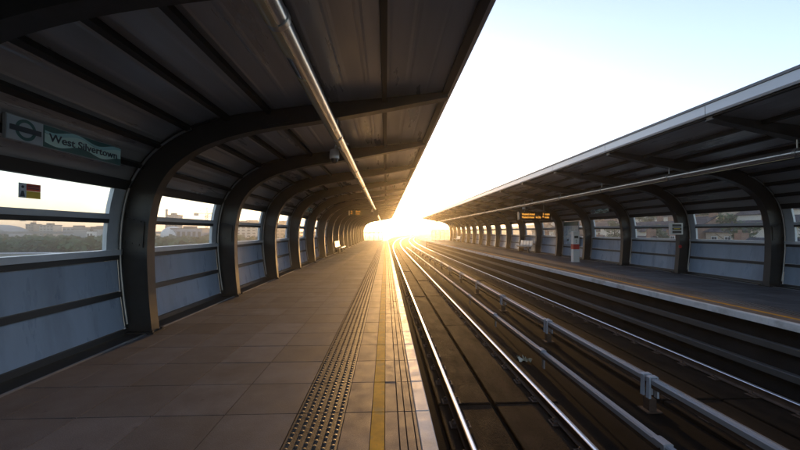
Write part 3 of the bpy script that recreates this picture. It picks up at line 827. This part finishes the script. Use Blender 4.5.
# ------------------------------------------------------------------ houses on the right
def house(x, y, rz, wdt, dep, eave, ridge, mw, lab, group):
    root = tag(empty('terraced_house', (x,y,GZ), rz), lab, 'house', group)
    # local -y faces the station
    b = MB(); b.box(-wdt/2,wdt/2,-dep/2,dep/2,0,eave)
    b.add([(-wdt/2,-dep/2,eave),(-wdt/2,dep/2,eave),(-wdt/2,0,ridge-.15)],[(0,1,2)]); b.add([(wdt/2,-dep/2,eave),(wdt/2,dep/2,eave),(wdt/2,0,ridge-.15)],[(0,1,2)])
    b.build('wall', mw, root)
    b = MB()
    for s in (-1,1):
        b.add([(-wdt/2-.2,s*(dep/2+.4),eave-.15),(wdt/2+.2,s*(dep/2+.4),eave-.15),(wdt/2+.2,0,ridge),(-wdt/2-.2,0,ridge),
               (-wdt/2-.2,s*(dep/2+.4),eave+.0),(wdt/2+.2,s*(dep/2+.4),eave+.0),(wdt/2+.2,0,ridge+.16),(-wdt/2-.2,0,ridge+.16)],
              [(0,1,2,3),(4,5,6,7),(0,1,5,4),(1,2,6,5),(2,3,7,6),(3,0,4,7)])
    rf = b.build('roof', M['slate'], root)
    b = MB(); b.box(wdt/2-1.3,wdt/2-.4,-.5,.5,ridge-1.0,ridge+1.3); b.box(wdt/2-1.1,wdt/2-.85,-.2,.1,ridge+1.3,ridge+1.7); b.build('chimney', M['redbrick'], rf)
    for zf in (.9, 3.6, 6.3, 9.0):
        if zf + 1.9 > eave + .3: break
        for xf in (-.28,.05,.34):
            if zf < 1 and xf == .05: continue
            cx = xf*wdt
            b = MB(); b.box(cx-.62,cx+.62,-dep/2-.06,-dep/2-.005,zf,zf+1.35); wn = b.build('window', M['white'], root)
            b = MB(); b.box(cx-.52,cx-.03,-dep/2-.075,-dep/2-.062,zf+.1,zf+1.25); b.box(cx+.03,cx+.52,-dep/2-.075,-dep/2-.062,zf+.1,zf+1.25); b.build('pane', M['pane'], wn)
    b = MB(); b.box(.05*wdt-.5,.05*wdt+.5,-dep/2-.06,-dep/2-.005,.05,2.1); b.build('door', M['red'], root)
rnd = random.Random(12)
mats_h = ['brick','cream','redbrick']
nm = {'brick':'tan brick','cream':'cream','redbrick':'brown brick'}
ordn = ['first','second','third','fourth','fifth','sixth','seventh','eighth','ninth','tenth','eleventh','twelfth']
ordn += ['thirteenth','fourteenth']
for row, (n_, x0, y0, st, wd, ev, rg) in enumerate(((11,44,30,7.6,7.0,4.9,6.9),(13,67,46,8.4,7.8,9.0,10.9),(14,92,62,10.2,9.2,13.2,15.8))):
    nmr = ('front','middle','rear')[row]
    for i in range(n_):
        mk = mats_h[rnd.choice((0,1,1,2,0))]; x = x0 + rnd.uniform(-1,1)*(1+row)
        house(x, y0+st*i, R(-90), wd+rnd.uniform(-.5,.5), 8.5, ev+rnd.uniform(-.5,.6), rg+rnd.uniform(-.5,1.0), M[mk],
              nm[mk]+' house in the '+nmr+' terrace, '+ordn[i]+' from the near end', nmr+' terrace behind the far shelter')
def tree(x, y, h, rad, seed, lab):
    rnd = random.Random(seed)
    root = tag(empty('tree', (x,y,GZ)), lab, 'tree', 'trees between the terraces')
    b = MB(); b.tube([(0,0,0),(.1,.05,h*.35),(0,.1,h*.7)], .28, 8, r1=.1)
    for k in range(6):
        a = rnd.uniform(0,6.28); b.tube([(.08,.05,h*(.3+.06*k)),(math.cos(a)*rad*.4,math.sin(a)*rad*.4,h*(.5+.06*k)),(math.cos(a)*rad*.8,math.sin(a)*rad*.8,h*(.62+.05*k))], .1, 6, r1=.03)
    b.build('trunk', M['bark'], root, smooth=60)
    b = MB()
    for k in range(16):
        a = rnd.uniform(0,6.28); rr = rad*rnd.uniform(.1,.8)
        leaf_cloud(b, (math.cos(a)*rr,math.sin(a)*rr,h*rnd.uniform(.5,.95)), (rad*.35,rad*.35,rad*.3), 90, .17, rnd)
    b.build('crown', M['leaf'], root, recalc=False)
for i, (x, y, h, r_) in enumerate(((56,44,10,2.6),(57,56,11.5,3),(55,70,10,2.4),(58,88,12,3.2),(80,84,14,3),(79,104,14.5,3.2))):
    tree(x, y, h, r_, 30+i, 'bushy green tree between the terraces, '+ordn[i]+' from the near end')
# low hill that carries nothing but closes the horizon to the right
b = MB(); n = 40
vs = []
for j in range(2):
    for i in range(n+1): vs.append((120+j*160, -200+1200*i/n, GZ + (j*(17+5*math.sin(i*.7)))))
for i in range(n+1): vs.append((440,-200+1200*i/n, GZ-1))
b.add(vs, [(j*(n+1)+i, j*(n+1)+i+1, (j+1)*(n+1)+i+1, (j+1)*(n+1)+i) for j in range(2) for i in range(n)])
tag(b.build('hill', M['ground'], recalc=False, smooth=80), kind='structure')

# ------------------------------------------------------------------ haze
HZ = bpy.data.materials.new('evening haze'); HZ.use_nodes = True
nt = HZ.node_tree; nt.nodes.clear()
o_ = nt.nodes.new('ShaderNodeOutputMaterial'); pv = nt.nodes.new('ShaderNodeVolumePrincipled')
pv.inputs['Color'].default_value = (.95,.92,.88,1); pv.inputs['Density'].default_value = .0008; pv.inputs['Anisotropy'].default_value = .86
nt.links.new(pv.outputs[0], o_.inputs['Volume'])
b = MB(); b.box(-1720,1720,-620,1720,GZ-1,36)
tag(b.build('haze', HZ), 'thin golden evening haze over the tracks', 'haze', kind='stuff')
